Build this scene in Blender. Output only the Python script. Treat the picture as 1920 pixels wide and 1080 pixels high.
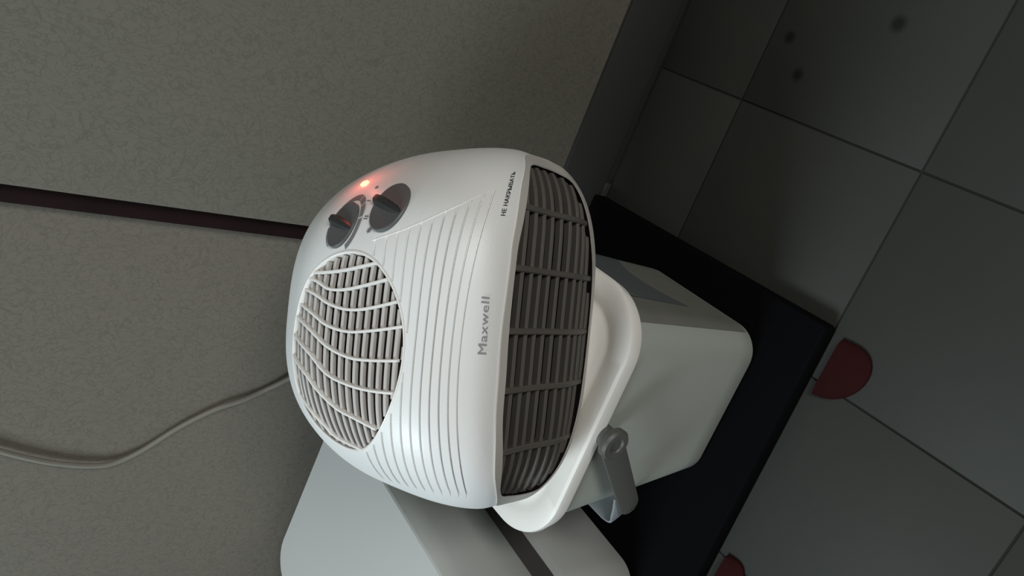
import bpy, bmesh, math, random
import numpy as np
from mathutils import Vector, Matrix

for o in list(bpy.data.objects):
    bpy.data.objects.remove(o)

# ------------------------------------------------------------------ camera, world, light, exposure
S = 0.68                                  # metres per layout unit (the camera stands one unit above the floor)
scene = bpy.context.scene
COL = scene.collection

RX = Vector((0.8827, 0.4639, 0.0756))   # scene "rightwards" of the upright view
DN = Vector((0.3570, -0.5571, -0.7498))              # "downwards" of the upright view
FW = Vector((-0.3057, 0.6888, -0.6574))              # viewing direction
cam_data = bpy.data.cameras.new('camera')
cam_data.sensor_width = 36.0
cam_data.lens = 28.125
cam_data.clip_start = 0.02
cam = bpy.data.objects.new('camera', cam_data)
COL.objects.link(cam)
m = Matrix.Identity(4)
for r in range(3):                        # the phone was held on its side: image right = scene down
    m[r][0], m[r][1], m[r][2] = DN[r], RX[r], -FW[r]
m[2][3] = 1.0 * S
cam.matrix_world = m
scene.camera = cam

scene.view_settings.view_transform = 'Standard'
scene.view_settings.look = 'None'
scene.view_settings.exposure = 0.0
scene.view_settings.gamma = 1.0
scene.view_settings.use_curve_mapping = False

world = bpy.data.worlds.new('room_ambient')
scene.world = world
world.use_nodes = True
bg = world.node_tree.nodes['Background']
bg.inputs[0].default_value = (0.92, 0.90, 0.80, 1)
bg.inputs[1].default_value = 0.085


def area_light(name, loc, target, size, power, color):
    d = bpy.data.lights.new(name, 'AREA')
    d.shape = 'RECTANGLE'
    d.size, d.size_y = size[0] * S, size[1] * S
    d.energy = power
    d.color = color
    o = bpy.data.objects.new(name, d)
    COL.objects.link(o)
    o.location = Vector(loc) * S
    o.rotation_euler = (Vector(target) - Vector(loc)).to_track_quat('-Z', 'Y').to_euler()
    return o


# cool daylight from a window high on the left, and an added, unseen fill light, wider and more neutral, behind the camera
area_light('window_daylight', (-1.92, -0.05, 2.12), (-0.38, 0.63, 0.42), (0.75, 0.75), 20.0, (0.80, 0.93, 1.0))
area_light('frontal_fill', (1.55, -1.30, 1.62), (-0.38, 0.63, 0.42), (0.9, 0.9), 17.3, (0.985, 0.985, 0.96))

# ------------------------------------------------------------------ materials


def mat(name, color, rough=0.5, noise=0.0, nscale=40.0, bump=0.0, bscale=200.0, spec=0.5, emit=None, metal=0.0):
    mt = bpy.data.materials.new(name)
    mt.use_nodes = True
    nt = mt.node_tree
    b = nt.nodes['Principled BSDF']
    b.inputs['Base Color'].default_value = (*color, 1)
    b.inputs['Roughness'].default_value = rough
    b.inputs['Specular IOR Level'].default_value = spec
    b.inputs['Metallic'].default_value = metal
    tc = nt.nodes.new('ShaderNodeTexCoord')
    if noise > 0:
        n = nt.nodes.new('ShaderNodeTexNoise')
        n.inputs['Scale'].default_value = nscale
        n.inputs['Detail'].default_value = 5
        nt.links.new(tc.outputs['Object'], n.inputs['Vector'])
        mx = nt.nodes.new('ShaderNodeMix')
        mx.data_type = 'RGBA'
        mx.inputs['A'].default_value = (*[c * (1 - noise) for c in color], 1)
        mx.inputs['B'].default_value = (*[min(1, c * (1 + noise)) for c in color], 1)
        nt.links.new(n.outputs['Fac'], mx.inputs['Factor'])
        nt.links.new(mx.outputs['Result'], b.inputs['Base Color'])
    if bump > 0:
        n2 = nt.nodes.new('ShaderNodeTexNoise')
        n2.inputs['Scale'].default_value = bscale
        n2.inputs['Detail'].default_value = 3
        nt.links.new(tc.outputs['Object'], n2.inputs['Vector'])
        bp = nt.nodes.new('ShaderNodeBump')
        bp.inputs['Strength'].default_value = bump
        bp.inputs['Distance'].default_value = 0.002
        nt.links.new(n2.outputs['Fac'], bp.inputs['Height'])
        nt.links.new(bp.outputs['Normal'], b.inputs['Normal'])
    if emit:
        b.inputs['Emission Color'].default_value = (*emit[0], 1)
        b.inputs['Emission Strength'].default_value = emit[1]
    return mt


def wallpaper(name, color, dark):
    """plain paper with a fine, mostly upright crackle relief"""
    mt = bpy.data.materials.new(name)
    mt.use_nodes = True
    nt = mt.node_tree
    L = nt.links.new
    b = nt.nodes['Principled BSDF']
    b.inputs['Roughness'].default_value = 0.8
    b.inputs['Specular IOR Level'].default_value = 0.2
    tc = nt.nodes.new('ShaderNodeTexCoord')
    nz = nt.nodes.new('ShaderNodeTexNoise')
    nz.inputs['Scale'].default_value = 30
    nz.inputs['Detail'].default_value = 4
    L(tc.outputs['Object'], nz.inputs['Vector'])
    add = nt.nodes.new('ShaderNodeMix')
    add.data_type = 'RGBA'
    add.blend_type = 'ADD'
    add.inputs['Factor'].default_value = 0.05
    L(tc.outputs['Object'], add.inputs['A'])
    L(nz.outputs['Color'], add.inputs['B'])
    mp = nt.nodes.new('ShaderNodeMapping')
    mp.inputs['Scale'].default_value = (1.0, 1.0, 0.32)
    L(add.outputs['Result'], mp.inputs['Vector'])
    vo = nt.nodes.new('ShaderNodeTexVoronoi')
    vo.feature = 'DISTANCE_TO_EDGE'
    vo.inputs['Scale'].default_value = 210
    L(mp.outputs['Vector'], vo.inputs['Vector'])
    rp = nt.nodes.new('ShaderNodeMapRange')
    rp.inputs['From Max'].default_value = 0.09
    L(vo.outputs['Distance'], rp.inputs['Value'])
    n2 = nt.nodes.new('ShaderNodeTexNoise')
    n2.inputs['Scale'].default_value = 260
    L(tc.outputs['Object'], n2.inputs['Vector'])
    mulm = nt.nodes.new('ShaderNodeMath')
    mulm.operation = 'MULTIPLY'
    L(rp.outputs['Result'], mulm.inputs[0])
    L(n2.outputs['Fac'], mulm.inputs[1])
    mx = nt.nodes.new('ShaderNodeMix')
    mx.data_type = 'RGBA'
    mx.inputs['A'].default_value = (*dark, 1)
    mx.inputs['B'].default_value = (*color, 1)
    rp2 = nt.nodes.new('ShaderNodeMapRange')
    rp2.inputs['From Max'].default_value = 0.5
    L(mulm.outputs[0], rp2.inputs['Value'])
    L(rp2.outputs['Result'], mx.inputs['Factor'])
    L(mx.outputs['Result'], b.inputs['Base Color'])
    bp = nt.nodes.new('ShaderNodeBump')
    bp.inputs['Strength'].default_value = 0.12
    bp.inputs['Distance'].default_value = 0.0006
    L(rp.outputs['Result'], bp.inputs['Height'])
    L(bp.outputs['Normal'], b.inputs['Normal'])
    return mt


def tile_material():
    mt = mat('dark_glazed_tile', (0.043, 0.043, 0.038), rough=0.6, bump=0.12, bscale=60, spec=0.25)
    nt = mt.node_tree
    L = nt.links.new
    b = nt.nodes['Principled BSDF']
    geo = nt.nodes.new('ShaderNodeNewGeometry')
    nz = nt.nodes.new('ShaderNodeTexNoise')
    nz.inputs['Scale'].default_value = 9
    nz.inputs['Detail'].default_value = 6
    L(geo.outputs['Position'], nz.inputs['Vector'])
    mx = nt.nodes.new('ShaderNodeMix')
    mx.data_type = 'RGBA'
    mx.inputs['A'].default_value = (0.033, 0.037, 0.033, 1)
    mx.inputs['B'].default_value = (0.046, 0.044, 0.037, 1)
    L(nz.outputs['Fac'], mx.inputs['Factor'])
    last = mx.outputs['Result']
    for (x, y, rad) in ((0.159, 0.576, 0.010), (0.063, 0.678, 0.0085), (0.106, 0.717, 0.008)):     # old stains
        vd = nt.nodes.new('ShaderNodeVectorMath')
        vd.operation = 'DISTANCE'
        L(geo.outputs['Position'], vd.inputs[0])
        vd.inputs[1].default_value = (x * S, y * S, 0)
        mr = nt.nodes.new('ShaderNodeMapRange')
        mr.inputs['From Min'].default_value = rad * S * 0.5
        mr.inputs['From Max'].default_value = rad * S * 1.4
        mr.inputs['To Min'].default_value = 0.35
        mr.inputs['To Max'].default_value = 1.0
        L(vd.outputs['Value'], mr.inputs['Value'])
        m2 = nt.nodes.new('ShaderNodeMix')
        m2.data_type = 'RGBA'
        m2.blend_type = 'MULTIPLY'
        m2.inputs['Factor'].default_value = 1
        L(last, m2.inputs['A'])
        L(mr.outputs['Result'], m2.inputs['B'])
        last = m2.outputs['Result']
    L(last, b.inputs['Base Color'])
    return mt


M = {
    'white': mat('white_plastic_shell', (0.85, 0.845, 0.825), 0.42, bump=0.04, bscale=500),
    'bezel': mat('grey_plastic_bezel', (0.52, 0.495, 0.45), 0.5),
    'outlet': mat('dark_grey_louvre_plastic', (0.105, 0.096, 0.082), 0.5),
    'cavity': mat('dark_cavity', (0.014, 0.011, 0.010), 0.8, spec=0.1),
    'intake_in': mat('intake_cavity', (0.03, 0.02, 0.017), 0.8, spec=0.1),
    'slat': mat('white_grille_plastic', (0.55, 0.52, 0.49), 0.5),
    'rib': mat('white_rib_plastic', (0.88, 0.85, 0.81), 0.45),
    'dial': mat('charcoal_dial', (0.105, 0.108, 0.108), 0.45),
    'pointer': mat('black_pointer', (0.032, 0.032, 0.033), 0.4),
    'grey_print': mat('grey_print', (0.20, 0.19, 0.195), 0.6),
    'brand': mat('silver_grey_print', (0.33, 0.33, 0.335), 0.5),
    'ink': mat('black_print', (0.035, 0.035, 0.035), 0.6),
    'lamp': mat('lit_indicator', (0.9, 0.4, 0.25), 0.3, emit=((1.0, 0.42, 0.20), 2.6)),
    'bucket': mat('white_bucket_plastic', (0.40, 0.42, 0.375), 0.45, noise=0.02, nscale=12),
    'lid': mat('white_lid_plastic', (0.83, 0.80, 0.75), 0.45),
    'label': mat('printed_label_paper', (0.19, 0.188, 0.165), 0.5, noise=0.12, nscale=25),
    'label_blue': mat('label_blue_print', (0.105, 0.118, 0.120), 0.5),
    'label_green': mat('label_green_print', (0.125, 0.148, 0.118), 0.5),
    'handle': mat('shade_toned_handle_plastic', (0.095, 0.095, 0.086), 0.5),  # handle plastic toned down: the heater's shade is put into its colour
    'grip': mat('light_toned_handle_plastic', (0.27, 0.285, 0.30), 0.5),  # same handle, paler and bluish: window light put into the colour
    'bin': mat('white_bin_plastic', (0.49, 0.495, 0.47), 0.4, noise=0.02, nscale=8),
    'mat': mat('black_rubber', (0.0034, 0.0034, 0.0040), 0.9, bump=0.3, bscale=150, spec=0.04),
    'felt': mat('dark_red_cloth', (0.024, 0.0048, 0.0052), 0.95, noise=0.25, nscale=60, spec=0.1),
    'groove_shade': mat('painted_groove_shade', (0.075, 0.070, 0.065), 0.7, spec=0.2),  # shade of the bin's groove, painted as a dark strip
    'cord': mat('cream_cord', (0.21, 0.198, 0.165), 0.6),
    'trim': mat('dark_brown_trim', (0.016, 0.008, 0.0075), 0.8, noise=0.3, nscale=20, spec=0.1),
    'base': mat('dark_grey_baseboard', (0.040, 0.040, 0.038), 0.55, noise=0.12, nscale=10, spec=0.3),
    'grout': mat('dark_grout', (0.027, 0.027, 0.024), 0.95, spec=0.1),
    'tile': tile_material(),
    'paper': wallpaper('beige_crackle_wallpaper', (0.166, 0.158, 0.128), (0.132, 0.127, 0.103)),
    'paper2': wallpaper('beige_crackle_wallpaper_recess', (0.170, 0.153, 0.127), (0.136, 0.124, 0.103)),
}

# ------------------------------------------------------------------ object helpers


def sharpen(me, angle):
    bm = bmesh.new()
    bm.from_mesh(me)
    for f in bm.faces:
        f.smooth = True
    for e in bm.edges:
        e.smooth = e.is_manifold and e.calc_face_angle(0) < angle
    bm.to_mesh(me)
    bm.free()


def link(name, me, parent=None, root=(0, 0, 0)):
    o = bpy.data.objects.new(name, me)
    COL.objects.link(o)
    if parent:
        o.parent = parent
    else:
        o.location = Vector(root)
    return o


def root_of(parent):
    p, v = parent, Vector((0, 0, 0))
    while p:
        v += Vector(p.location)
        p = p.parent
    return v


def obj(name, verts, faces, material, parent=None, base=(0, 0, 0), smooth=0.6, fix=True):
    """verts in layout units, world frame; stored relative to the parent (or the base point)"""
    r = root_of(parent) if parent else Vector(base) * S
    me = bpy.data.meshes.new(name)
    me.from_pydata([tuple(Vector(v) * S - r) for v in verts], [], faces)
    for mt in (material if isinstance(material, (list, tuple)) else [material]):
        me.materials.append(mt)
    if fix:
        bm = bmesh.new()
        bm.from_mesh(me)
        bmesh.ops.recalc_face_normals(bm, faces=bm.faces)
        bm.to_mesh(me)
        bm.free()
    if smooth:
        sharpen(me, smooth)
    return link(name, me, parent, r)


def empty(name, loc, label, cat, group=None):
    o = bpy.data.objects.new(name, None)
    COL.objects.link(o)
    o.location = Vector(loc) * S
    o.empty_display_size = 0.05
    tag(o, label, cat, group)
    return o


def tag(o, label, cat, group=None):
    o['label'] = label
    o['category'] = cat
    if group:
        o['group'] = group
    return o


def box(x0, x1, y0, y1, z0, z1, c=0.0):
    """box with chamfered top/vertical edges when c > 0"""
    if c <= 0:
        v = [(x, y, z) for z in (z0, z1) for (x, y) in ((x0, y0), (x1, y0), (x1, y1), (x0, y1))]
        return v, [(3, 2, 1, 0), (4, 5, 6, 7), (0, 1, 5, 4), (1, 2, 6, 5), (2, 3, 7, 6), (3, 0, 4, 7)]
    bm = bmesh.new()
    bmesh.ops.create_cube(bm, size=1)
    for v in bm.verts:
        v.co = Vector(((x0 + x1) / 2 + v.co.x * (x1 - x0), (y0 + y1) / 2 + v.co.y * (y1 - y0), (z0 + z1) / 2 + v.co.z * (z1 - z0)))
    bmesh.ops.bevel(bm, geom=list(bm.edges), offset=c, segments=2, affect='EDGES', profile=0.5)
    bm.verts.index_update()
    v = [tuple(q.co) for q in bm.verts]
    f = [tuple(q.index for q in p.verts) for p in bm.faces]
    bm.free()
    return v, f


def rrect(hx, hy, r, seg=10):
    out = []
    for k, (sx, sy) in enumerate(((1, -1), (1, 1), (-1, 1), (-1, -1))):
        a0 = -math.pi / 2 + k * math.pi / 2
        for i in range(seg + 1):
            a = a0 + math.pi / 2 * i / seg
            out.append((sx * (hx - r) + r * math.cos(a), sy * (hy - r) + r * math.sin(a)))
    return out


def loft(levels, center, rot=0.0, seg=10, cap0=True, cap1=True, lean=None):
    """levels: (z, hx, hy, r)"""
    V, F = [], []
    c, s = math.cos(rot), math.sin(rot)
    n = 4 * (seg + 1)
    for (z, hx, hy, r) in levels:
        for (x, y) in rrect(hx, hy, r, seg):
            V.append((center[0] + c * x - s * y + (lean(z) if lean else 0.0), center[1] + s * x + c * y, z))
    for k in range(len(levels) - 1):
        for i in range(n):
            j = (i + 1) % n
            F.append((k * n + i, k * n + j, (k + 1) * n + j, (k + 1) * n + i))
    if cap0:
        F.append(tuple(range(n))[::-1])
    if cap1:
        F.append(tuple((len(levels) - 1) * n + i for i in range(n)))
    return V, F


def tube(pts, rad, seg=10, cap=True):
    P = [Vector(p) for p in pts]
    V, F = [], []
    up = Vector((0.13, 0.31, 0.94)).normalized()
    for i, p in enumerate(P):
        t = (P[min(i + 1, len(P) - 1)] - P[max(i - 1, 0)]).normalized()
        a = t.cross(up)
        if a.length < 1e-4:
            a = t.cross(Vector((1, 0, 0)))
        a.normalize()
        b = t.cross(a)
        for k in range(seg):
            g = 2 * math.pi * k / seg
            V.append(tuple(p + (a * math.cos(g) + b * math.sin(g)) * rad))
    for i in range(len(P) - 1):
        for k in range(seg):
            k2 = (k + 1) % seg
            F.append((i * seg + k, i * seg + k2, (i + 1) * seg + k2, (i + 1) * seg + k))
    if cap:
        F.append(tuple(range(seg))[::-1])
        F.append(tuple((len(P) - 1) * seg + k for k in range(seg)))
    return V, F


def catmull(P, per=8):
    P = [Vector(p) for p in P]
    out = []
    for i in range(len(P) - 1):
        a, b, c, d = P[max(i - 1, 0)], P[i], P[i + 1], P[min(i + 2, len(P) - 1)]
        for k in range(per):
            u = k / per
            out.append(.5 * ((2 * b) + (-a + c) * u + (2 * a - 5 * b + 4 * c - d) * u * u + (-a + 3 * b - 3 * c + d) * u ** 3))
    out.append(P[-1])
    return out


def struct(o):
    o['kind'] = 'structure'
    return o


# ------------------------------------------------------------------ the room
floor = struct(obj('floor', *box(-2.6, 1.6, -1.2, 1.05, -0.06, -0.0018), M['grout'], smooth=0))
T0X, T0Y, TS, GAP = 0.005, 0.167, 0.29, 0.0014
tile_me = None
rng = random.Random(4)
for i in range(-7, 5):
    for j in range(-3, 3):
        x0, y0 = T0X + i * TS, T0Y + j * TS
        y1 = y0 + TS
        if y0 > 0.70:
            y1 = 0.9165
        if tile_me is None or y1 < y0 + TS:
            v, f = box(-TS / 2 + GAP, TS / 2 - GAP, -TS / 2 + GAP, (y1 - y0) - TS / 2 - GAP * (1 if y1 == y0 + TS else 0), -0.012, 0.0, 0.0008)
            me = bpy.data.meshes.new('floor_tile')
            me.from_pydata([tuple(Vector(q) * S) for q in v], [], f)
            me.materials.append(M['tile'])
            sharpen(me, 0.7)
            if y1 == y0 + TS:
                tile_me = me
        else:
            me = tile_me
        o = bpy.data.objects.new('tile', me)
        COL.objects.link(o)
        o.parent = floor
        o.location = Vector((x0 + TS / 2, y0 + TS / 2, rng.uniform(-0.0006, 0.0))) * S - Vector(floor.location)

YR, YL, XG = 0.925, 0.952, -0.352          # right panel plane, recessed left plane, edge between them
struct(obj('wall_right', *box(XG, 1.6, YR, YR + 0.12, 0.0, 2.3, 0.004), M['paper'], smooth=0.7))
struct(obj('wall_left', *box(-2.6, XG + 0.02, YL, YL + 0.09, 0.0, 2.3), M['paper2'], smooth=0))
struct(obj('trim_1', *box(XG - 0.026, XG - 0.0005, YL - 0.012, YL + 0.004, 0.0, 2.3, 0.003), M['trim'], smooth=0.7))
bb = struct(obj('baseboard_right', *box(XG, 1.6, 0.918, YR + 0.01, 0.013, 0.112, 0.003), M['base'], smooth=0.7))
obj('toe_gap_shade', *box(-0.198, 1.6, 0.921, YR + 0.01, 0.0, 0.0135), M['grout'], parent=bb, smooth=0)  # dark strip standing in for the shadow gap under the baseboard
obj('filler_strip', *box(XG, -0.198, 0.9165, YR + 0.008, 0.0, 0.0128, 0.001), M['base'], parent=bb, smooth=0.7)
struct(obj('baseboard_left', *box(-2.6, XG - 0.02, YL - 0.010, YL + 0.01, 0.0, 0.112, 0.003), M['base'], smooth=0.7))

# ------------------------------------------------------------------ black mat and the red cloth pieces
MT = 0.028
v, f = loft([(0.0, 0.435, 0.2340, 0.006), (0.003, 0.437, 0.2352, 0.007), (MT - 0.004, 0.437, 0.2352, 0.007), (MT - 0.001, 0.4355, 0.2337, 0.006), (MT, 0.433, 0.2310, 0.005)],
            (-0.6530, 0.6795), rot=math.radians(1.2), seg=4)
tag(obj('floor_mat', v, f, M['mat'], base=(-0.65, 0.68, 0)), 'thick black rubber mat on the dark floor under the white bucket and the larger bin', 'mat')


def red_pad(cx, y_edge, w, d, label):
    """a rounded, slightly domed piece of cloth lying against the mat's front edge"""
    V, F = [], []
    n = 16
    for (k, z) in ((1.0, 0.0), (0.99, 0.004), (0.9, 0.0075), (0.6, 0.010)):
        for i in range(n + 1):
            a = math.pi * i / n
            V.append((cx - w / 2 * k * math.cos(a) + 0.014 * k * math.sin(a), y_edge - d * k * math.sin(a) ** 0.8, z))
    N = n + 1
    for k in range(3):
        for i in range(n):
            F.append((k * N + i, k * N + i + 1, (k + 1) * N + i + 1, (k + 1) * N + i))
    F.append(tuple(range(3 * N, 4 * N)))
    F.append(tuple(range(N))[::-1])
    F.append(tuple([0, N, 2 * N, 3 * N] + [4 * N - 1, 3 * N - 1, 2 * N - 1, N - 1]))
    o = obj('red_cloth', V, F, M['felt'], base=(cx, y_edge, 0))
    tag(o, label, 'cloth', 'dark red cloths at the mat edge')


red_pad(-0.262, 0.4395, 0.084, 0.053, "dark red rounded cloth on the floor against the black mat's nearest corner")
red_pad(-0.602, 0.4320, 0.070, 0.036, "dark red rounded cloth at the mat's front edge in front of the larger bin")

# ------------------------------------------------------------------ white bucket with lid
BC = (-0.388, 0.640)
LEAN = lambda z: 0.004 - 0.016 * (z - 0.028) / 0.297      # the soft bucket leans a little to the left
bucket = empty('plastic_bucket', (BC[0], BC[1], MT), 'white tapered plastic bucket with rounded lid, standing on the black mat under the heater', 'bucket')
ZL = 0.325
lv = [(MT, 0.106, 0.1105, 0.034), (MT + 0.003, 0.112, 0.1165, 0.038), (MT + 0.011, 0.1165, 0.121, 0.041)]
for k in range(1, 9):
    t = k / 8
    lv.append((MT + 0.011 + t * (0.290 - MT), 0.1165 + 0.0285 * t, 0.121 + 0.017 * t, 0.041 + 0.009 * t))
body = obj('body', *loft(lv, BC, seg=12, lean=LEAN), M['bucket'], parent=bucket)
lid_lv = [(0.3000, 0.146, 0.137, 0.048), (0.3025, 0.160, 0.141, 0.066), (0.3045, 0.1665, 0.143, 0.070), (0.318, 0.172, 0.1445, 0.074), (0.3225, 0.1710, 0.1435, 0.074),
          (ZL, 0.1670, 0.140, 0.072), (ZL, 0.146, 0.119, 0.055), (ZL - 0.0026, 0.142, 0.115, 0.052), (ZL - 0.0026, 0.134, 0.107, 0.046), (ZL, 0.130, 0.103, 0.042)]
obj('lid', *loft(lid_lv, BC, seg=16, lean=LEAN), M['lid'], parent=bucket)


def bucket_at(z, y, off=0.0006):
    """point of the bucket's right-hand wall (towards +x) at height z and depth y from its centre"""
    t = (z - MT - 0.011) / (0.290 - MT)
    hx, hy, r = 0.1165 + 0.0285 * t, 0.121 + 0.017 * t, 0.041 + 0.009 * t
    ay = abs(y)
    x = hx
    if ay > hy - r:
        x = hx - r + math.sqrt(max(0.0, r * r - (ay - hy + r) ** 2))
    return (BC[0] + x + off + LEAN(z), BC[1] + y, z)


def wall_patch(name, fn, nu, nv, mtl, parent, off=0.0007):
    V, F = [], []
    for i in range(nu + 1):
        for j in range(nv + 1):
            z, y = fn(i / nu, j / nv)
            V.append(bucket_at(z, y, off))
    for i in range(nu):
        for j in range(nv):
            a = i * (nv + 1) + j
            F.append((a, a + 1, a + nv + 2, a + nv + 1))
    return obj(name, V, F, mtl, parent=parent)


lab = wall_patch('label', lambda u, w: (0.045 + 0.245 * u, (-0.098 - 0.014 * u) + (0.208 + 0.024 * u) * w), 8, 24, M['label'], bucket)
wall_patch('blue_print', lambda u, w: (0.125 + 0.10 * u + 0.03 * math.sin(math.pi * w), -0.052 + 0.15 * w), 6, 14, M['label_blue'], lab, 0.0012)
wall_patch('green_print', lambda u, w: (0.227 + 0.030 * math.sin(math.pi * w) + 0.018 * u, -0.052 + 0.15 * w), 3, 14, M['label_green'], lab, 0.0016)

# bail handle lying down to the left
HP = Vector((-0.394, 0, 0.305))
HA = Vector((-0.735, 0, -0.678)).normalized()      # along the arm
HN = Vector((-0.678, 0, 0.735)).normalized()       # across the strip


def strip(path, half_n, thick, n_off=0.0):
    """sweep a flat strip: path = list of (a, y, half-width factor); thin direction stays in the bail's plane"""
    V, F = [], []
    P = [Vector((p[0], p[1])) for p in path]
    for i, p in enumerate(P):
        t = (P[min(i + 1, len(P) - 1)] - P[max(i - 1, 0)]).normalized()
        nrm = Vector((t.y, -t.x))
        h = half_n * path[i][2]
        for (sn, st) in ((-1, -.7), (-.8, -1), (.8, -1), (1, -.7), (1, .7), (.8, 1), (-.8, 1), (-1, .7)):
            q = p + nrm * (st * thick / 2)
            V.append(tuple(HP + HA * q.x + Vector((0, q.y, 0)) + HN * (sn * h + n_off)))
    for i in range(len(P) - 1):
        for k in range(8):
            F.append((i * 8 + k, i * 8 + (k + 1) % 8, (i + 1) * 8 + (k + 1) % 8, (i + 1) * 8 + k))
    F.append(tuple(range(8))[::-1])
    F.append(tuple((len(P) - 1) * 8 + k for k in range(8)))
    return V, F


bail = None
for side in (-1, 1):
    yb = BC[1] + side * 0.1605
    # boss: a short stepped drum with a slotted cap
    V, F = [], []
    prof_b = [(0.013, 0.0), (0.013, 0.0215), (0.0195, 0.0225), (0.0200, 0.0290), (0.0175, 0.0325), (0.0105, 0.0325), (0.0085, 0.0295), (0.0, 0.0295)]
    nb = 24
    y0 = BC[1] + side * 0.1325
    for (r, d) in prof_b:
        for k in range(nb):
            a = 2 * math.pi * k / nb
            V.append((HP.x + r * math.cos(a), y0 + side * d, HP.z - 0.004 + r * math.sin(a)))
    for i in range(len(prof_b) - 1):
        for k in range(nb):
            F.append((i * nb + k, i * nb + (k + 1) % nb, (i + 1) * nb + (k + 1) % nb, (i + 1) * nb + k))
    F.append(tuple(range(nb)))
    obj('handle_boss', V, F, M['handle'], parent=bucket)
    arm_path = [(-0.004, yb, 0.9)] + [(0.012 + 0.118 * k / 8, yb, 0.92 - 0.10 * k / 8) for k in range(9)] + [(0.136, yb, 0.74), (0.141, yb, 0.58), (0.144, yb, 0.30)]
    obj('handle_arm', *strip(arm_path, 0.0175, 0.0045), M['handle'], parent=bucket)
ya, yb_ = BC[1] - 0.1545, BC[1] + 0.1545
gp = [(0.110, ya, 0.30), (0.128, ya, 0.62), (0.146, ya + 0.003, 0.85)]
for k in range(1, 7):
    a = math.pi / 2 * k / 6
    gp.append((0.146 + 0.022 * math.sin(a), ya + 0.003 + 0.022 * (1 - math.cos(a)), 0.85 + 0.15 * k / 6))
half = list(gp)
mid = [(0.168, ya + 0.025 + (yb_ - ya - 0.050) * k / 8, 1.0) for k in range(1, 8)]
full = half + mid + [(p[0], ya + yb_ - p[1], p[2]) for p in reversed(half)]
obj('handle_grip', *strip(full, 0.020, 0.004, 0.008), M['grip'], parent=bucket)

# ------------------------------------------------------------------ larger white bin on the left
NC = (-0.800, 0.704)
NR = math.radians(-4.5)
bin_ = empty('storage_bin', (NC[0], NC[1], MT), 'large white plastic bin with flat lid and shade-painted groove, beside the bucket against the wall', 'bin')


def bl(z, inset=0.0):
    t = (z - MT) / 0.33
    return (z, 0.133 + 0.022 * t - inset, 0.183 + 0.016 * t - inset, 0.050 - inset * .5)


lv = [(MT, 0.118, 0.168, 0.036), (MT + 0.003, 0.127, 0.177, 0.044), bl(MT + 0.012), bl(0.10), bl(0.180), bl(0.1845, 0.002), bl(0.187, 0.006), bl(0.190, 0.0095), bl(0.232, 0.0095),
      bl(0.235, 0.006), bl(0.2375, 0.0015), bl(0.240), bl(0.29), bl(0.356)]
obj('body', *loft(lv, NC, NR, seg=10), M['bin'], parent=bin_)
obj('groove_shade', *loft([bl(0.191, 0.0115), bl(0.191, 0.0075), bl(0.2315, 0.0075), bl(0.2315, 0.0115)], NC, NR, seg=10, cap0=False, cap1=False), M['groove_shade'], parent=bin_)  # dark strip added inside the groove to deepen its shade
obj('lid', *loft([(0.3555, 0.150, 0.194, 0.046), (0.352, 0.158, 0.2015, 0.050), (0.353, 0.1605, 0.204, 0.052), (0.3845, 0.165, 0.2085, 0.054), (0.388, 0.1640, 0.2075, 0.054), (0.390, 0.1615, 0.205, 0.052),
                  (0.391, 0.12, 0.16, 0.04)], NC, NR, seg=12), M['bin'], parent=bin_)

# ------------------------------------------------------------------ fan heater
YAW = math.radians(-23.93)
HR = np.array([math.cos(YAW), -math.sin(YAW), 0.0])
HF = np.array([math.sin(YAW), math.cos(YAW), 0.0])
HK = 0.675 / 0.7
HO = np.array([-0.42 * HK, 0.655 * HK, ZL])
X0, BW, AY, AZ, NF, NT, NB = 0.072, 0.2052, -0.0391, 0.0744, 4.9156, 2.775, 1.6
PROF = [(-.1246, .0124), (-.1393, .0311), (-.1638, .0776), (-.1798, .1346), (-.1968, .1822), (-.2038, .2122), (-.1998, .2402), (-.1778, .2712), (-.1398, .2950), (-.0848, .3126), (-.0248, .3240),
        (.0352, .3100), (.0902, .2859), (.1352, .2466), (.1652, .1915), (.1702, .1242), (.1602, .0518), (.1402, .0145), (.0902, 0), (-.0098, 0), (-.0998, 0)]


def profile(t):
    k = len(PROF)
    q = (t % 1.0) * k
    i = int(q)
    u = q - i
    a, b, c, d = (np.array(PROF[(i + n) % k]) for n in (-1, 0, 1, 2))
    p = .5 * ((2 * b) + (-a + c) * u + (2 * a - 5 * b + 4 * c - d) * u * u + (-a + 3 * b - 3 * c + d) * u ** 3)
    return p[0], p[1]


def sloc(x, t):
    """heater shell, local frame: x sideways, y backwards, z up; t runs round the side profile"""
    py, pz = profile(t)
    ang = math.atan2(pz - AZ, -(py - AY))
    n = NF + (NT - NF) * min(1, ang / (math.pi / 2)) if ang >= 0 else NF + (NB - NF) * min(1, -ang / (math.pi / 2))
    w = min(1.0, abs((x - X0) / BW))
    s = math.sqrt(max(0.0, 1 - w ** n))
    return np.array([x, AY + s * (py - AY), AZ + s * (pz - AZ)])


def snorm(x, t):
    e = 1e-3
    a = sloc(x + e, t) - sloc(x - e, t)
    b = sloc(x, t + e) - sloc(x, t - e)
    n = np.cross(a, b)
    return n / np.linalg.norm(n)


def hw(p):
    """heater local -> layout units"""
    p = np.asarray(p)
    return tuple(HO + HK * (p[0] * HR + p[1] * HF + p[2] * np.array([0, 0, 1.0])))


def on(x, t, off=0.0):
    return sloc(x, t) + snorm(x, t) * off


heater = empty('fan_heater', hw((X0, 0, 0)), 'white rounded fan heater with round intake grille and two dials, standing on the bucket lid', 'heater')

# shell with real grooves: rows of the grid follow the groove lines
grooves = [0.3045 + 0.0098 * k for k in range(11)]


def smooth01(a, b, v):
    u = max(0.0, min(1.0, (v - a) / (b - a)))
    return u * u * (3 - 2 * u)


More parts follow.
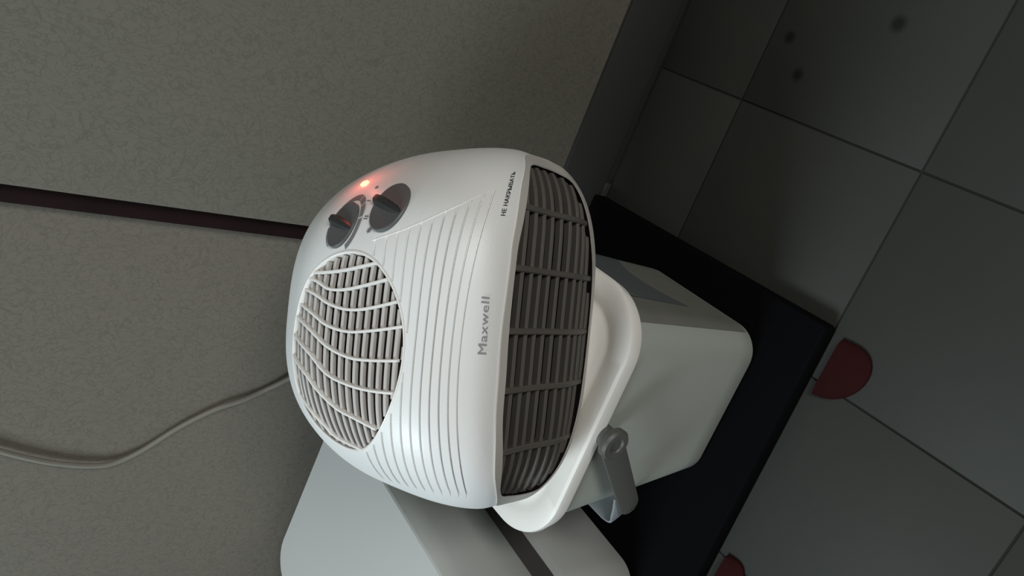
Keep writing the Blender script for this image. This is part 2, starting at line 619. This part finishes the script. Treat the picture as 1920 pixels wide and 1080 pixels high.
def bow(tau, x):
    """the groove lines sag towards the sides: shell parameter of row tau at x"""
    w = min(1.6, ((x - 0.060) / 0.115) ** 2)
    return tau + (-0.0115 + 0.2245 * (tau - 0.3045)) * w * smooth01(0.20, 0.28, tau) * (1 - smooth01(0.415, 0.48, tau))


XR = [(.250, .2330), (.2717, .2200), (.2883, .2100), (.3017, .2020), (.3133, .1965), (.3242, .1900), (.3433, .1806), (.3592, .1723), (.380, .1623), (.4008, .1535), (.42, .146)]


def x_right(t):
    for a, b in zip(XR, XR[1:]):
        if t <= b[0]:
            return a[1] + (b[1] - a[1]) * (t - a[0]) / (b[0] - a[0])
    return XR[-1][1]


GE = (0.0385, -0.0745, 0.3010)                     # centre of the intake grille
GT = np.array([0, 0.9884, 0.1516])                 # its fore-aft direction in the shell
GN = np.array([0, -0.1516, 0.9884])
GRX, GRV, GK = 0.0985, 0.0800, 0.08


def in_grille(p, k=1.0):
    d = np.asarray(p) - np.array(GE)
    v = d @ GT + GK * d[0]
    return (d[0] / (GRX * k)) ** 2 + (v / (GRV * k)) ** 2


rows = [i / 150 for i in range(150)]
rows = [t for t in rows if not (0.2975 < t < 0.4095)]
rows += [0.2978, 0.4092]
for g in grooves:
    rows += [g - 0.0047, g - 0.0010, g - 0.0005, g + 0.0005, g + 0.0010]
rows = sorted(rows)
NX = 141
xs = [X0 + BW * math.sin(-math.pi / 2 + math.pi * i / (NX - 1)) for i in range(NX)]
V, F = [], []
for i, x in enumerate(xs):
    for tau in rows:
        t = bow(tau, x)
        p = sloc(x, t)
        g = min(grooves, key=lambda q: abs(q - tau))
        if abs(g - tau) < 0.001 and 0 < i < NX - 1:
            xr, xl = x_right(t), -0.0895
            fade = max(0.0, min(1.0, (xr - x) / 0.004, (x - xl) / 0.004))
            if in_grille(p, 1.05) > 1:
                p = p - snorm(x, t) * 0.0032 * fade
        V.append(hw(p))
nr = len(rows)
for i in range(NX - 1):
    for j in range(nr):
        k = (j + 1) % nr
        F.append((i * nr + j, i * nr + k, (i + 1) * nr + k, (i + 1) * nr + j))
shell = obj('shell', V, F, [M['white'], M['intake_in'], M['cavity']], parent=heater, smooth=0)
bm = bmesh.new()
bm.from_mesh(shell.data)
bmesh.ops.remove_doubles(bm, verts=bm.verts, dist=1e-6)
bmesh.ops.recalc_face_normals(bm, faces=bm.faces)
bm.to_mesh(shell.data)
bm.free()

# pockets behind the two grilles
n = 96
V, F = [], []
for d in (0.08, -0.055):
    for k in range(n):
        a = 2 * math.pi * k / n
        u, w = GRX * math.cos(a), GRV * math.sin(a)
        V.append(hw(np.array(GE) + np.array([u, 0, 0]) + GT * (w - GK * u) + GN * d))
F = [(k, (k + 1) % n, n + (k + 1) % n, n + k) for k in range(n)] + [tuple(range(n))[::-1], tuple(range(n, 2 * n))]
cut1 = obj('cutter', V, F, [M['white'], M['intake_in'], M['cavity']], parent=heater, smooth=0)

INNER = [(-.094, .1537), (-.072, .1748), (-.0139, .1984), (.0383, .2031), (.0881, .2055), (.1385, .2043), (.1694, .1989), (.215, .1790), (.2453, .1522), (.2495, .1149), (.247, .0929), (.2426, .0767), (.2291, .0640),
         (.2136, .0552), (.180, .0420), (.140, .0290), (.072, .0245), (.0, .0285), (-.0325, .0345), (-.060, .0415), (-.079, .0500), (-.091, .0600), (-.1000, .0719), (-.1040, .0870), (-.1040, .1080), (-.1004, .1300)]
OUTER = [(-.1062, .1468), (-.0661, .1892), (-.0124, .2088), (.0383, .2133), (.0784, .2149), (.1385, .2116), (.1694, .2072), (.216, .1890), (.2518, .1537), (.2615, .1316), (.2635, .1000), (.2590, .0780), (.2526, .0625),
         (.239, .0510), (.2227, .0430), (.185, .0300), (.140, .0195), (.072, .0160), (.0, .0200), (-.050, .0300), (-.0809, .0420), (-.096, .0530), (-.108, .0660), (-.1165, .0820), (-.1190, .1000), (-.1150, .1250)]


def radial(P, n, c=(.072, .11)):
    """the outline resampled at n even angles about c"""
    out_ = []
    for i in range(n):
        a = 2 * math.pi * i / n
        d = (math.cos(a), math.sin(a))
        best = 0
        for k in range(len(P)):
            (xa, za), (xb, zb) = P[k - 1], P[k]
            ex, ez = xb - xa, zb - za
            den = d[0] * ez - d[1] * ex
            if abs(den) < 1e-9:
                continue
            r = ((xa - c[0]) * ez - (za - c[1]) * ex) / den
            u = ((xa - c[0]) * d[1] - (za - c[1]) * d[0]) / den
            if r > best and -1e-6 <= u <= 1 + 1e-6:
                best = r
        out_.append((c[0] + d[0] * best, c[1] + d[1] * best))
    return out_


def t_front(x, z):
    lo, hi = -0.02, 0.34
    for _ in range(40):
        mid_ = (lo + hi) / 2
        if sloc(x, mid_)[2] < z:
            lo = mid_
        else:
            hi = mid_
    return (lo + hi) / 2


def closed(P, per=6):
    k = len(P)
    res = []
    for i in range(k):
        a, b, c, d = (np.array(P[(i + q) % k]) for q in (-1, 0, 1, 2))
        for q in range(per):
            u = q / per
            res.append(tuple(.5 * ((2 * b) + (-a + c) * u + (2 * a - 5 * b + 4 * c - d) * u * u + (-a + 3 * b - 3 * c + d) * u ** 3)))
    return res


INNER, OUTER = closed(INNER), closed(OUTER)
inn, out = radial(INNER, 180), radial(OUTER, 180)
n = len(inn)
V = [hw((x, -0.35, z)) for (x, z) in inn] + [hw((x, -0.072, z)) for (x, z) in inn]
F = [(k, (k + 1) % n, n + (k + 1) % n, n + k) for k in range(n)] + [tuple(range(n))[::-1], tuple(range(n, 2 * n))]
cut2 = obj('cutter', V, F, [M['white'], M['intake_in'], M['cavity']], parent=heater, smooth=0)
for c_, idx in ((cut1, 1), (cut2, 2)):
    for p in c_.data.polygons:
        p.material_index = idx
    md = shell.modifiers.new('cut', 'BOOLEAN')
    md.operation = 'DIFFERENCE'
    md.solver = 'EXACT'
    md.object = c_
bpy.context.view_layer.update()
dg = bpy.context.evaluated_depsgraph_get()
new = bpy.data.meshes.new_from_object(shell.evaluated_get(dg))
shell.modifiers.clear()
shell.data = new
for c_ in (cut1, cut2):
    bpy.data.objects.remove(c_)
sharpen(shell.data, 0.55)

# grey bezel round the outlet: outer face on the shell, inner lip folded back
V, F = [], []
for (x, z), (xi, zi) in zip(out, inn):
    to, ti = t_front(x, z), t_front(xi, zi)
    po, pi_ = sloc(x, to), sloc(xi, ti)
    no, ni = snorm(x, to), snorm(xi, ti)
    V += [hw(po - no * 0.002), hw(po + no * 0.0016), hw(pi_ + ni * 0.0010), hw(pi_ + (po - pi_) * -0.02 + np.array([0, 0.012, 0]))]
n = len(out)
for i in range(n):
    j = (i + 1) % n
    for k in range(3):
        F.append((i * 4 + k, i * 4 + k + 1, j * 4 + k + 1, j * 4 + k))
obj('outlet_bezel', V, F, M['bezel'], parent=heater)


# outlet louvres and ribs
def inside(poly, x, z):
    c = False
    for i in range(len(poly)):
        (xa, za), (xb, zb) = poly[i], poly[i - 1]
        if (za > z) != (zb > z) and x < (xb - xa) * (z - za) / (zb - za) + xa:
            c = not c
    return c


def bar(points, normals, tangents, w, d0, d1):
    """square-section bar following points; w across (tangent), from depth d0 to d1 along the normal"""
    V, F = [], []
    for p, nn, tt in zip(points, normals, tangents):
        for (a, b) in ((-.5, d0), (.5, d0), (.5, d1 - .15 * (d1 - d0)), (.3, d1), (-.3, d1), (-.5, d1 - .15 * (d1 - d0))):
            V.append(hw(np.asarray(p) + tt * (a * w) + nn * b))
    for i in range(len(points) - 1):
        for k in range(6):
            F.append((i * 6 + k, i * 6 + (k + 1) % 6, (i + 1) * 6 + (k + 1) % 6, (i + 1) * 6 + k))
    F.append(tuple(range(6))[::-1])
    F.append(tuple((len(points) - 1) * 6 + k for k in range(6)))
    return V, F


FRONT = np.array([0, -1.0, 0])
UPZ = np.array([0, 0, 1.0])
SIDE = np.array([1.0, 0, 0])
top_curve = INNER[:49]


def top_z(x):
    for a, b in zip(top_curve, top_curve[1:]):
        if x <= b[0]:
            return a[1] + (b[1] - a[1]) * (max(x, a[0]) - a[0]) / (b[0] - a[0])
    return top_curve[-1][1]


for k_ in range(10):
    z = 0.0270 + 0.0177 * k_
    # the louvre bows with the top edge of the outlet
    pts = []
    for k in range(121):
        x = -0.108 + 0.362 * k / 120
        zz = 0.024 + (z - 0.024) * (0.45 + 0.55 * (top_z(x) - 0.024) / 0.1815)
        if inside(inn, x, zz):
            pts.append(sloc(x, t_front(x, zz)))
    if len(pts) > 6:
        pts = pts[::3] + [pts[-1]]
        obj('louvre', *bar(pts, [FRONT] * len(pts), [UPZ] * len(pts), 0.0046, -0.0120, -0.0038), M['outlet'], parent=heater)
for x in (-0.0425, 0.0194, 0.0768, 0.1375, 0.1985):
    zz = [z for z in np.linspace(0.016, 0.21, 195) if inside(inn, x, z)]
    pts = [sloc(x, t_front(x, z)) for z in zz[::8] + [zz[-1]]]
    obj('outlet_rib', *bar(pts, [FRONT] * len(pts), [SIDE] * len(pts), 0.0066, -0.014, -0.0020), M['outlet'], parent=heater)


# intake grille: rim, cross slats, fore-aft ribs
def clip_curve(curve, k=0.992):
    return [c for c in curve if in_grille(sloc(*c), k) < 1]


V, F = [], []
n = 120
ring = []


def grille_edge(a, k):
    """point of the shell above the ellipse angle a, radius factor k"""
    u, w = GRX * k * math.cos(a), GRV * k * math.sin(a)
    tgt = np.array(GE) + np.array([u, 0, 0]) + GT * (w - GK * u)
    lo, hi = 0.30, 0.62
    x = tgt[0]
    for _ in range(40):
        mid_ = (lo + hi) / 2
        if (sloc(x, mid_) - tgt) @ GT < 0:
            lo = mid_
        else:
            hi = mid_
    return x, (lo + hi) / 2


for i in range(n):
    a = 2 * math.pi * i / n
    for (k, o_) in ((1.022, -0.001), (1.020, 0.0006), (1.004, 0.0008), (0.994, -0.0005), (0.992, -0.010)):
        V.append(hw(on(*grille_edge(a, k), o_)))
for i in range(n):
    j = (i + 1) % n
    for k in range(4):
        F.append((i * 5 + k, i * 5 + k + 1, j * 5 + k + 1, j * 5 + k))
obj('intake_rim', V, F, M['rib'], parent=heater)

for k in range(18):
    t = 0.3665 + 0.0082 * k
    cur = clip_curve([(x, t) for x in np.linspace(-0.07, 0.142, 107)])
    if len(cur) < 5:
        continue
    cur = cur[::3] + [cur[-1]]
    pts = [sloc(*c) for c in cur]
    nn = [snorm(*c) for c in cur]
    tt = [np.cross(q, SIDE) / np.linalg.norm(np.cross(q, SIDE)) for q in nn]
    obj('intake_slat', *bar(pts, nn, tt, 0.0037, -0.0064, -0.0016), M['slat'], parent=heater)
RIBS = [[(.1300, .400), (.1199, .4333), (.1152, .4567), (.113, .48)],
        [(.1165, .385), (.1073, .410), (.1009, .4308), (.0993, .4492), (.1057, .4658), (.109, .49)],
        [(.0975, .370), (.0849, .4075), (.0817, .4283), (.0849, .4475), (.0929, .4667), (.100, .50)],
        [(.0750, .360), (.0639, .405), (.0607, .4258), (.0639, .4475), (.0752, .4708), (.087, .51)],
        [(.0430, .355), (.0367, .4025), (.0367, .4233), (.0431, .445), (.0591, .4717), (.073, .51)],
        [(.0110, .362), (.0086, .3975), (.0101, .4225), (.0163, .445), (.0351, .4692), (.053, .51)],
        [(-.0310, .383), (-.0226, .415), (-.0168, .4367), (-.002, .4583), (.0117, .4733), (.029, .505)],
        [(-.0560, .420), (-.0499, .4517), (-.0366, .4667), (-.014, .495)]]
for R in RIBS:
    c = [(p.x, p.y) for p in catmull([(a, b, 0) for a, b in R], 8)]
    c = clip_curve(c, 1.012)
    pts = [sloc(*q) for q in c]
    nn = [snorm(*q) for q in c]
    tt = []
    for i in range(len(pts)):
        d = pts[min(i + 1, len(pts) - 1)] - pts[max(i - 1, 0)]
        s_ = np.cross(d, nn[i])
        tt.append(s_ / np.linalg.norm(s_))
    obj('intake_rib', *bar(pts, nn, tt, 0.0028, -0.0045, 0.0006), M['rib'], parent=heater)

# slanting pale ridge, added as the highlight along the ribbed panel's edge
c = [(x_right(t) + 0.0008, t) for t in np.linspace(0.262, 0.412, 30)]
pts = [sloc(*q) for q in c]
nn = [snorm(*q) for q in c]
obj('edge_highlight', *bar(pts, nn, [SIDE] * len(pts), 0.0013, -0.001, 0.0003), M['rib'], parent=heater)


# things laid on the shell in a local (a, b) frame: a sideways to the right, b backwards/up
def surf_map(x0, t0, rot=0.0):
    e = 1e-3
    jx = (sloc(x0 + e, t0) - sloc(x0 - e, t0)) / (2 * e)
    jt = (sloc(x0, t0 + e) - sloc(x0, t0 - e)) / (2 * e)
    n0 = snorm(x0, t0)
    e1 = jx / np.linalg.norm(jx)
    e2 = np.cross(n0, e1)
    A = np.array([[jx @ e1, jt @ e1], [jx @ e2, jt @ e2]])
    Ai = np.linalg.inv(A)
    c, s = math.cos(rot), math.sin(rot)

    def f(a, b, off=0.0):
        a, b = c * a - s * b, s * a + c * b
        d = Ai @ np.array([a, b])
        return hw(on(x0 + d[0], t0 + d[1], off))
    return f, (sloc(x0, t0), c * e1 + s * e2, -s * e1 + c * e2, n0)


def text_mesh(name, s, size, place, material, bold=0.0, spacing=1.0):
    cu = bpy.data.curves.new('text', 'FONT')
    cu.body = s
    cu.size = 1.0
    cu.resolution_u = 4
    cu.space_character = spacing
    tmp = bpy.data.objects.new('text', cu)
    COL.objects.link(tmp)
    bpy.context.view_layer.update()
    me = bpy.data.meshes.new_from_object(tmp.evaluated_get(bpy.context.evaluated_depsgraph_get()))
    bpy.data.objects.remove(tmp)
    X = [v.co.x for v in me.vertices]
    Y = [v.co.y for v in me.vertices]
    x0, x1 = min(X), max(X)
    V, F = [], []
    for k, du in enumerate((-bold, 0.0, bold)):          # three close passes make the strokes bold
        st = len(V)
        V += [place((v.co.x - x0) / (x1 - x0) + du, v.co.y / size, 0.0007 + 0.00004 * k) for v in me.vertices]
        F += [tuple(st + q for q in p.vertices) for p in me.polygons]
    return obj(name, V, F, material, parent=heater, smooth=0, fix=False)


def lettering(name, s, cap, base0, base1, top0, top1, material, bold, spacing=1.0):
    """u runs from base0 to base1 (x, t); height one cap towards top0 / top1"""
    b0, b1, t0, t1 = map(np.array, (base0, base1, top0, top1))

    def place(u, v, off):
        b = b0 + (b1 - b0) * u
        q = b + (t0 + (t1 - t0) * u - b) * v
        return hw(on(q[0], q[1], off))
    return text_mesh(name, s, cap, place, material, bold, spacing)


lettering('front_lettering', 'Maxwell', 0.73, (.0552, .2682), (.1076, .2724), (.0552, .2828), (.1076, .2852), M['brand'], 0.0055, 1.12)
lettering('warning_lettering', 'НЕ НАКРЫВАТЬ', 0.73, (.1847, .2600), (.2318, .2475), (.1845, .2690), (.2308, .2575), M['ink'], 0.0022, 1.06)


def dial(name, x0, t0, rx, ry, rot, point):
    f, (c0, e1, e2, nn) = surf_map(x0, t0, rot)
    P = lambda a, b, h: hw(c0 + e1 * a + e2 * b + nn * h)
    V, F = [], []
    nb_ = 48
    prof_d = [(1.0, -0.012), (1.0, 0.0010), (0.97, 0.0018), (0.80, 0.0015), (0.45, 0.0011), (0.0, 0.0010)]
    for (k, h) in prof_d:
        for i in range(nb_):
            a = 2 * math.pi * i / nb_
            V.append(P(rx * k * math.cos(a), ry * k * math.sin(a), h))
    for i in range(len(prof_d) - 1):
        for k in range(nb_):
            F.append((i * nb_ + k, i * nb_ + (k + 1) % nb_, (i + 1) * nb_ + (k + 1) % nb_, (i + 1) * nb_ + k))
    F.append(tuple(range(nb_)))
    d = obj(name, V, F, M['dial'], parent=heater)
    # raised pointer ridge across the dial
    V, F = [], []
    g = point - rot
    ux, uy = math.cos(g), math.sin(g)
    L = 0.5 * (rx + ry)
    secs = [(-0.85, 0.0018, 0.0020), (-0.45, 0.0034, 0.0042), (0.1, 0.0040, 0.0062), (0.6, 0.0043, 0.0072), (0.95, 0.0042, 0.0072), (1.03, 0.0032, 0.0060)]
    for (s_, wd, h) in secs:
        cx, cy = ux * L * s_ * 0.98, uy * ry * s_ * 1.02
        for (q, hh) in ((-1.5, 0.0006), (-1.0, h * 0.7), (-0.6, h), (0.6, h), (1.0, h * 0.7), (1.5, 0.0006)):
            V.append(P(cx - uy * wd * q, cy + ux * wd * q, hh))
    for i in range(len(secs) - 1):
        for k in range(6):
            F.append((i * 6 + k, i * 6 + (k + 1) % 6, (i + 1) * 6 + (k + 1) % 6, (i + 1) * 6 + k))
    F.append(tuple(range(6))[::-1])
    F.append(tuple((len(secs) - 1) * 6 + k for k in range(6)))
    p = obj('pointer', V, F, M['pointer'], parent=d)
    p['label'] = 'darker raised pointer ridge'
    return d


D1 = (0.1640, 0.4515)
D2 = (0.1840, 0.4060)
dial('dial', *D1, 0.0258, 0.0178, 0.0, math.radians(78))
dial('dial', *D2, 0.0280, 0.0218, math.radians(0), math.radians(70))

# printed temperature ring that swells clockwise round the first dial
f1, _ = surf_map(*D1)
segs = [(152, 100), (95, 58), (53, -12), (-16, -38), (-42, -71), (-75, -138)]
lo_, hi_ = 152, -138
V, F = [], []
for (a0, a1) in segs:
    st = len(V)
    m_ = 14
    for i in range(m_ + 1):
        a = a0 + (a1 - a0) * i / m_
        fr = (lo_ - a) / (lo_ - hi_)
        ro = 0.0292 + 0.0058 * min(1, fr * 1.9) + 0.0004
        for r in (0.0286, ro):
            V.append(f1(r * math.cos(math.radians(a)), 0.69 * r * math.sin(math.radians(a)), 0.0007))
    for i in range(m_):
        F.append((st + 2 * i, st + 2 * i + 1, st + 2 * i + 3, st + 2 * i + 2))
obj('temperature_ring', V, F, M['grey_print'], parent=heater, smooth=0)

# symbols beside the second dial
V, F = [], []


def poly(f, pts, off=0.0007):
    st = len(V)
    V.extend(f(a, b, off) for a, b in pts)
    F.append(tuple(range(st, st + len(pts))))


def rect(f, cx, cy, w, h, rot=0.0):
    c, s = math.cos(rot), math.sin(rot)
    poly(f, [(cx + c * a - s * b, cy + s * a + c * b) for a, b in ((-w / 2, -h / 2), (w / 2, -h / 2), (w / 2, h / 2), (-w / 2, h / 2))])


fa, _ = surf_map(.2053, .440)
poly(fa, [(0.0021 * math.cos(a), 0.0021 * math.sin(a)) for a in np.linspace(0, 2 * math.pi, 13)[:-1]])
fb, _ = surf_map(.1900, .4358)
rect(fb, 0, 0, 0.0012, 0.0055)
fc, _ = surf_map(.1723, .4275)
rect(fc, -0.0014, 0, 0.0013, 0.0058)
rect(fc, 0.0014, 0, 0.0013, 0.0058)
fd, _ = surf_map(.1594, .4183)
for k in range(3):
    rect(fd, 0, 0, 0.0014, 0.0062, k * math.pi / 3 + 0.3)
obj('dial_symbols', V, F, M['grey_print'], parent=heater, smooth=0)

# glowing indicator window
fl, (lc, l1, l2, ln) = surf_map(.2101, .4658, math.radians(-20))
hexa = [(-.0045, -.0030), (0, -.0062), (.0045, -.0030), (.0045, .0035), (0, .0066), (-.0045, .0035)]
V = [fl(a * 1.0, b, -0.001) for a, b in hexa] + [fl(a, b, 0.0012) for a, b in hexa] + [fl(a * .6, b * .6, 0.0020) for a, b in hexa]
F = [(i, (i + 1) % 6, 6 + (i + 1) % 6, 6 + i) for i in range(6)] + [(6 + i, 6 + (i + 1) % 6, 12 + (i + 1) % 6, 12 + i) for i in range(6)] + [tuple(range(12, 18))]
ind = obj('indicator_lamp', V, F, M['lamp'], parent=heater)
ind['label'] = 'glowing orange-red indicator window'
ld = bpy.data.lights.new('indicator_glow', 'POINT')
ld.color = (1.0, 0.14, 0.10)
ld.energy = 0.010
ld.shadow_soft_size = 0.003
lo = bpy.data.objects.new('indicator_glow', ld)
COL.objects.link(lo)
lo.location = Vector(hw(lc + ln * 0.023)) * S

# mains cord: out of the heater's back, up the recessed wall in a slack curve
YC = 0.9455
cord = [hw((0.03, 0.155, 0.07)), hw((-0.01, 0.215, 0.09)), (-0.575, 0.925, 0.435), (-0.618, YC, 0.478), (-0.640, YC, 0.515), (-0.655, YC, 0.552), (-0.683, YC, 0.595), (-0.722, YC, 0.640), (-0.740, YC, 0.672), (-0.742, YC, 0.700),
        (-0.735, YC, 0.740), (-0.722, YC, 0.780), (-0.703, YC, 0.825), (-0.672, YC, 0.900), (-0.655, YC, 1.00), (-0.66, YC, 1.15)]
obj('power_cord', *tube(catmull(cord, 6), 0.0037, 10), M['cord'], parent=heater)
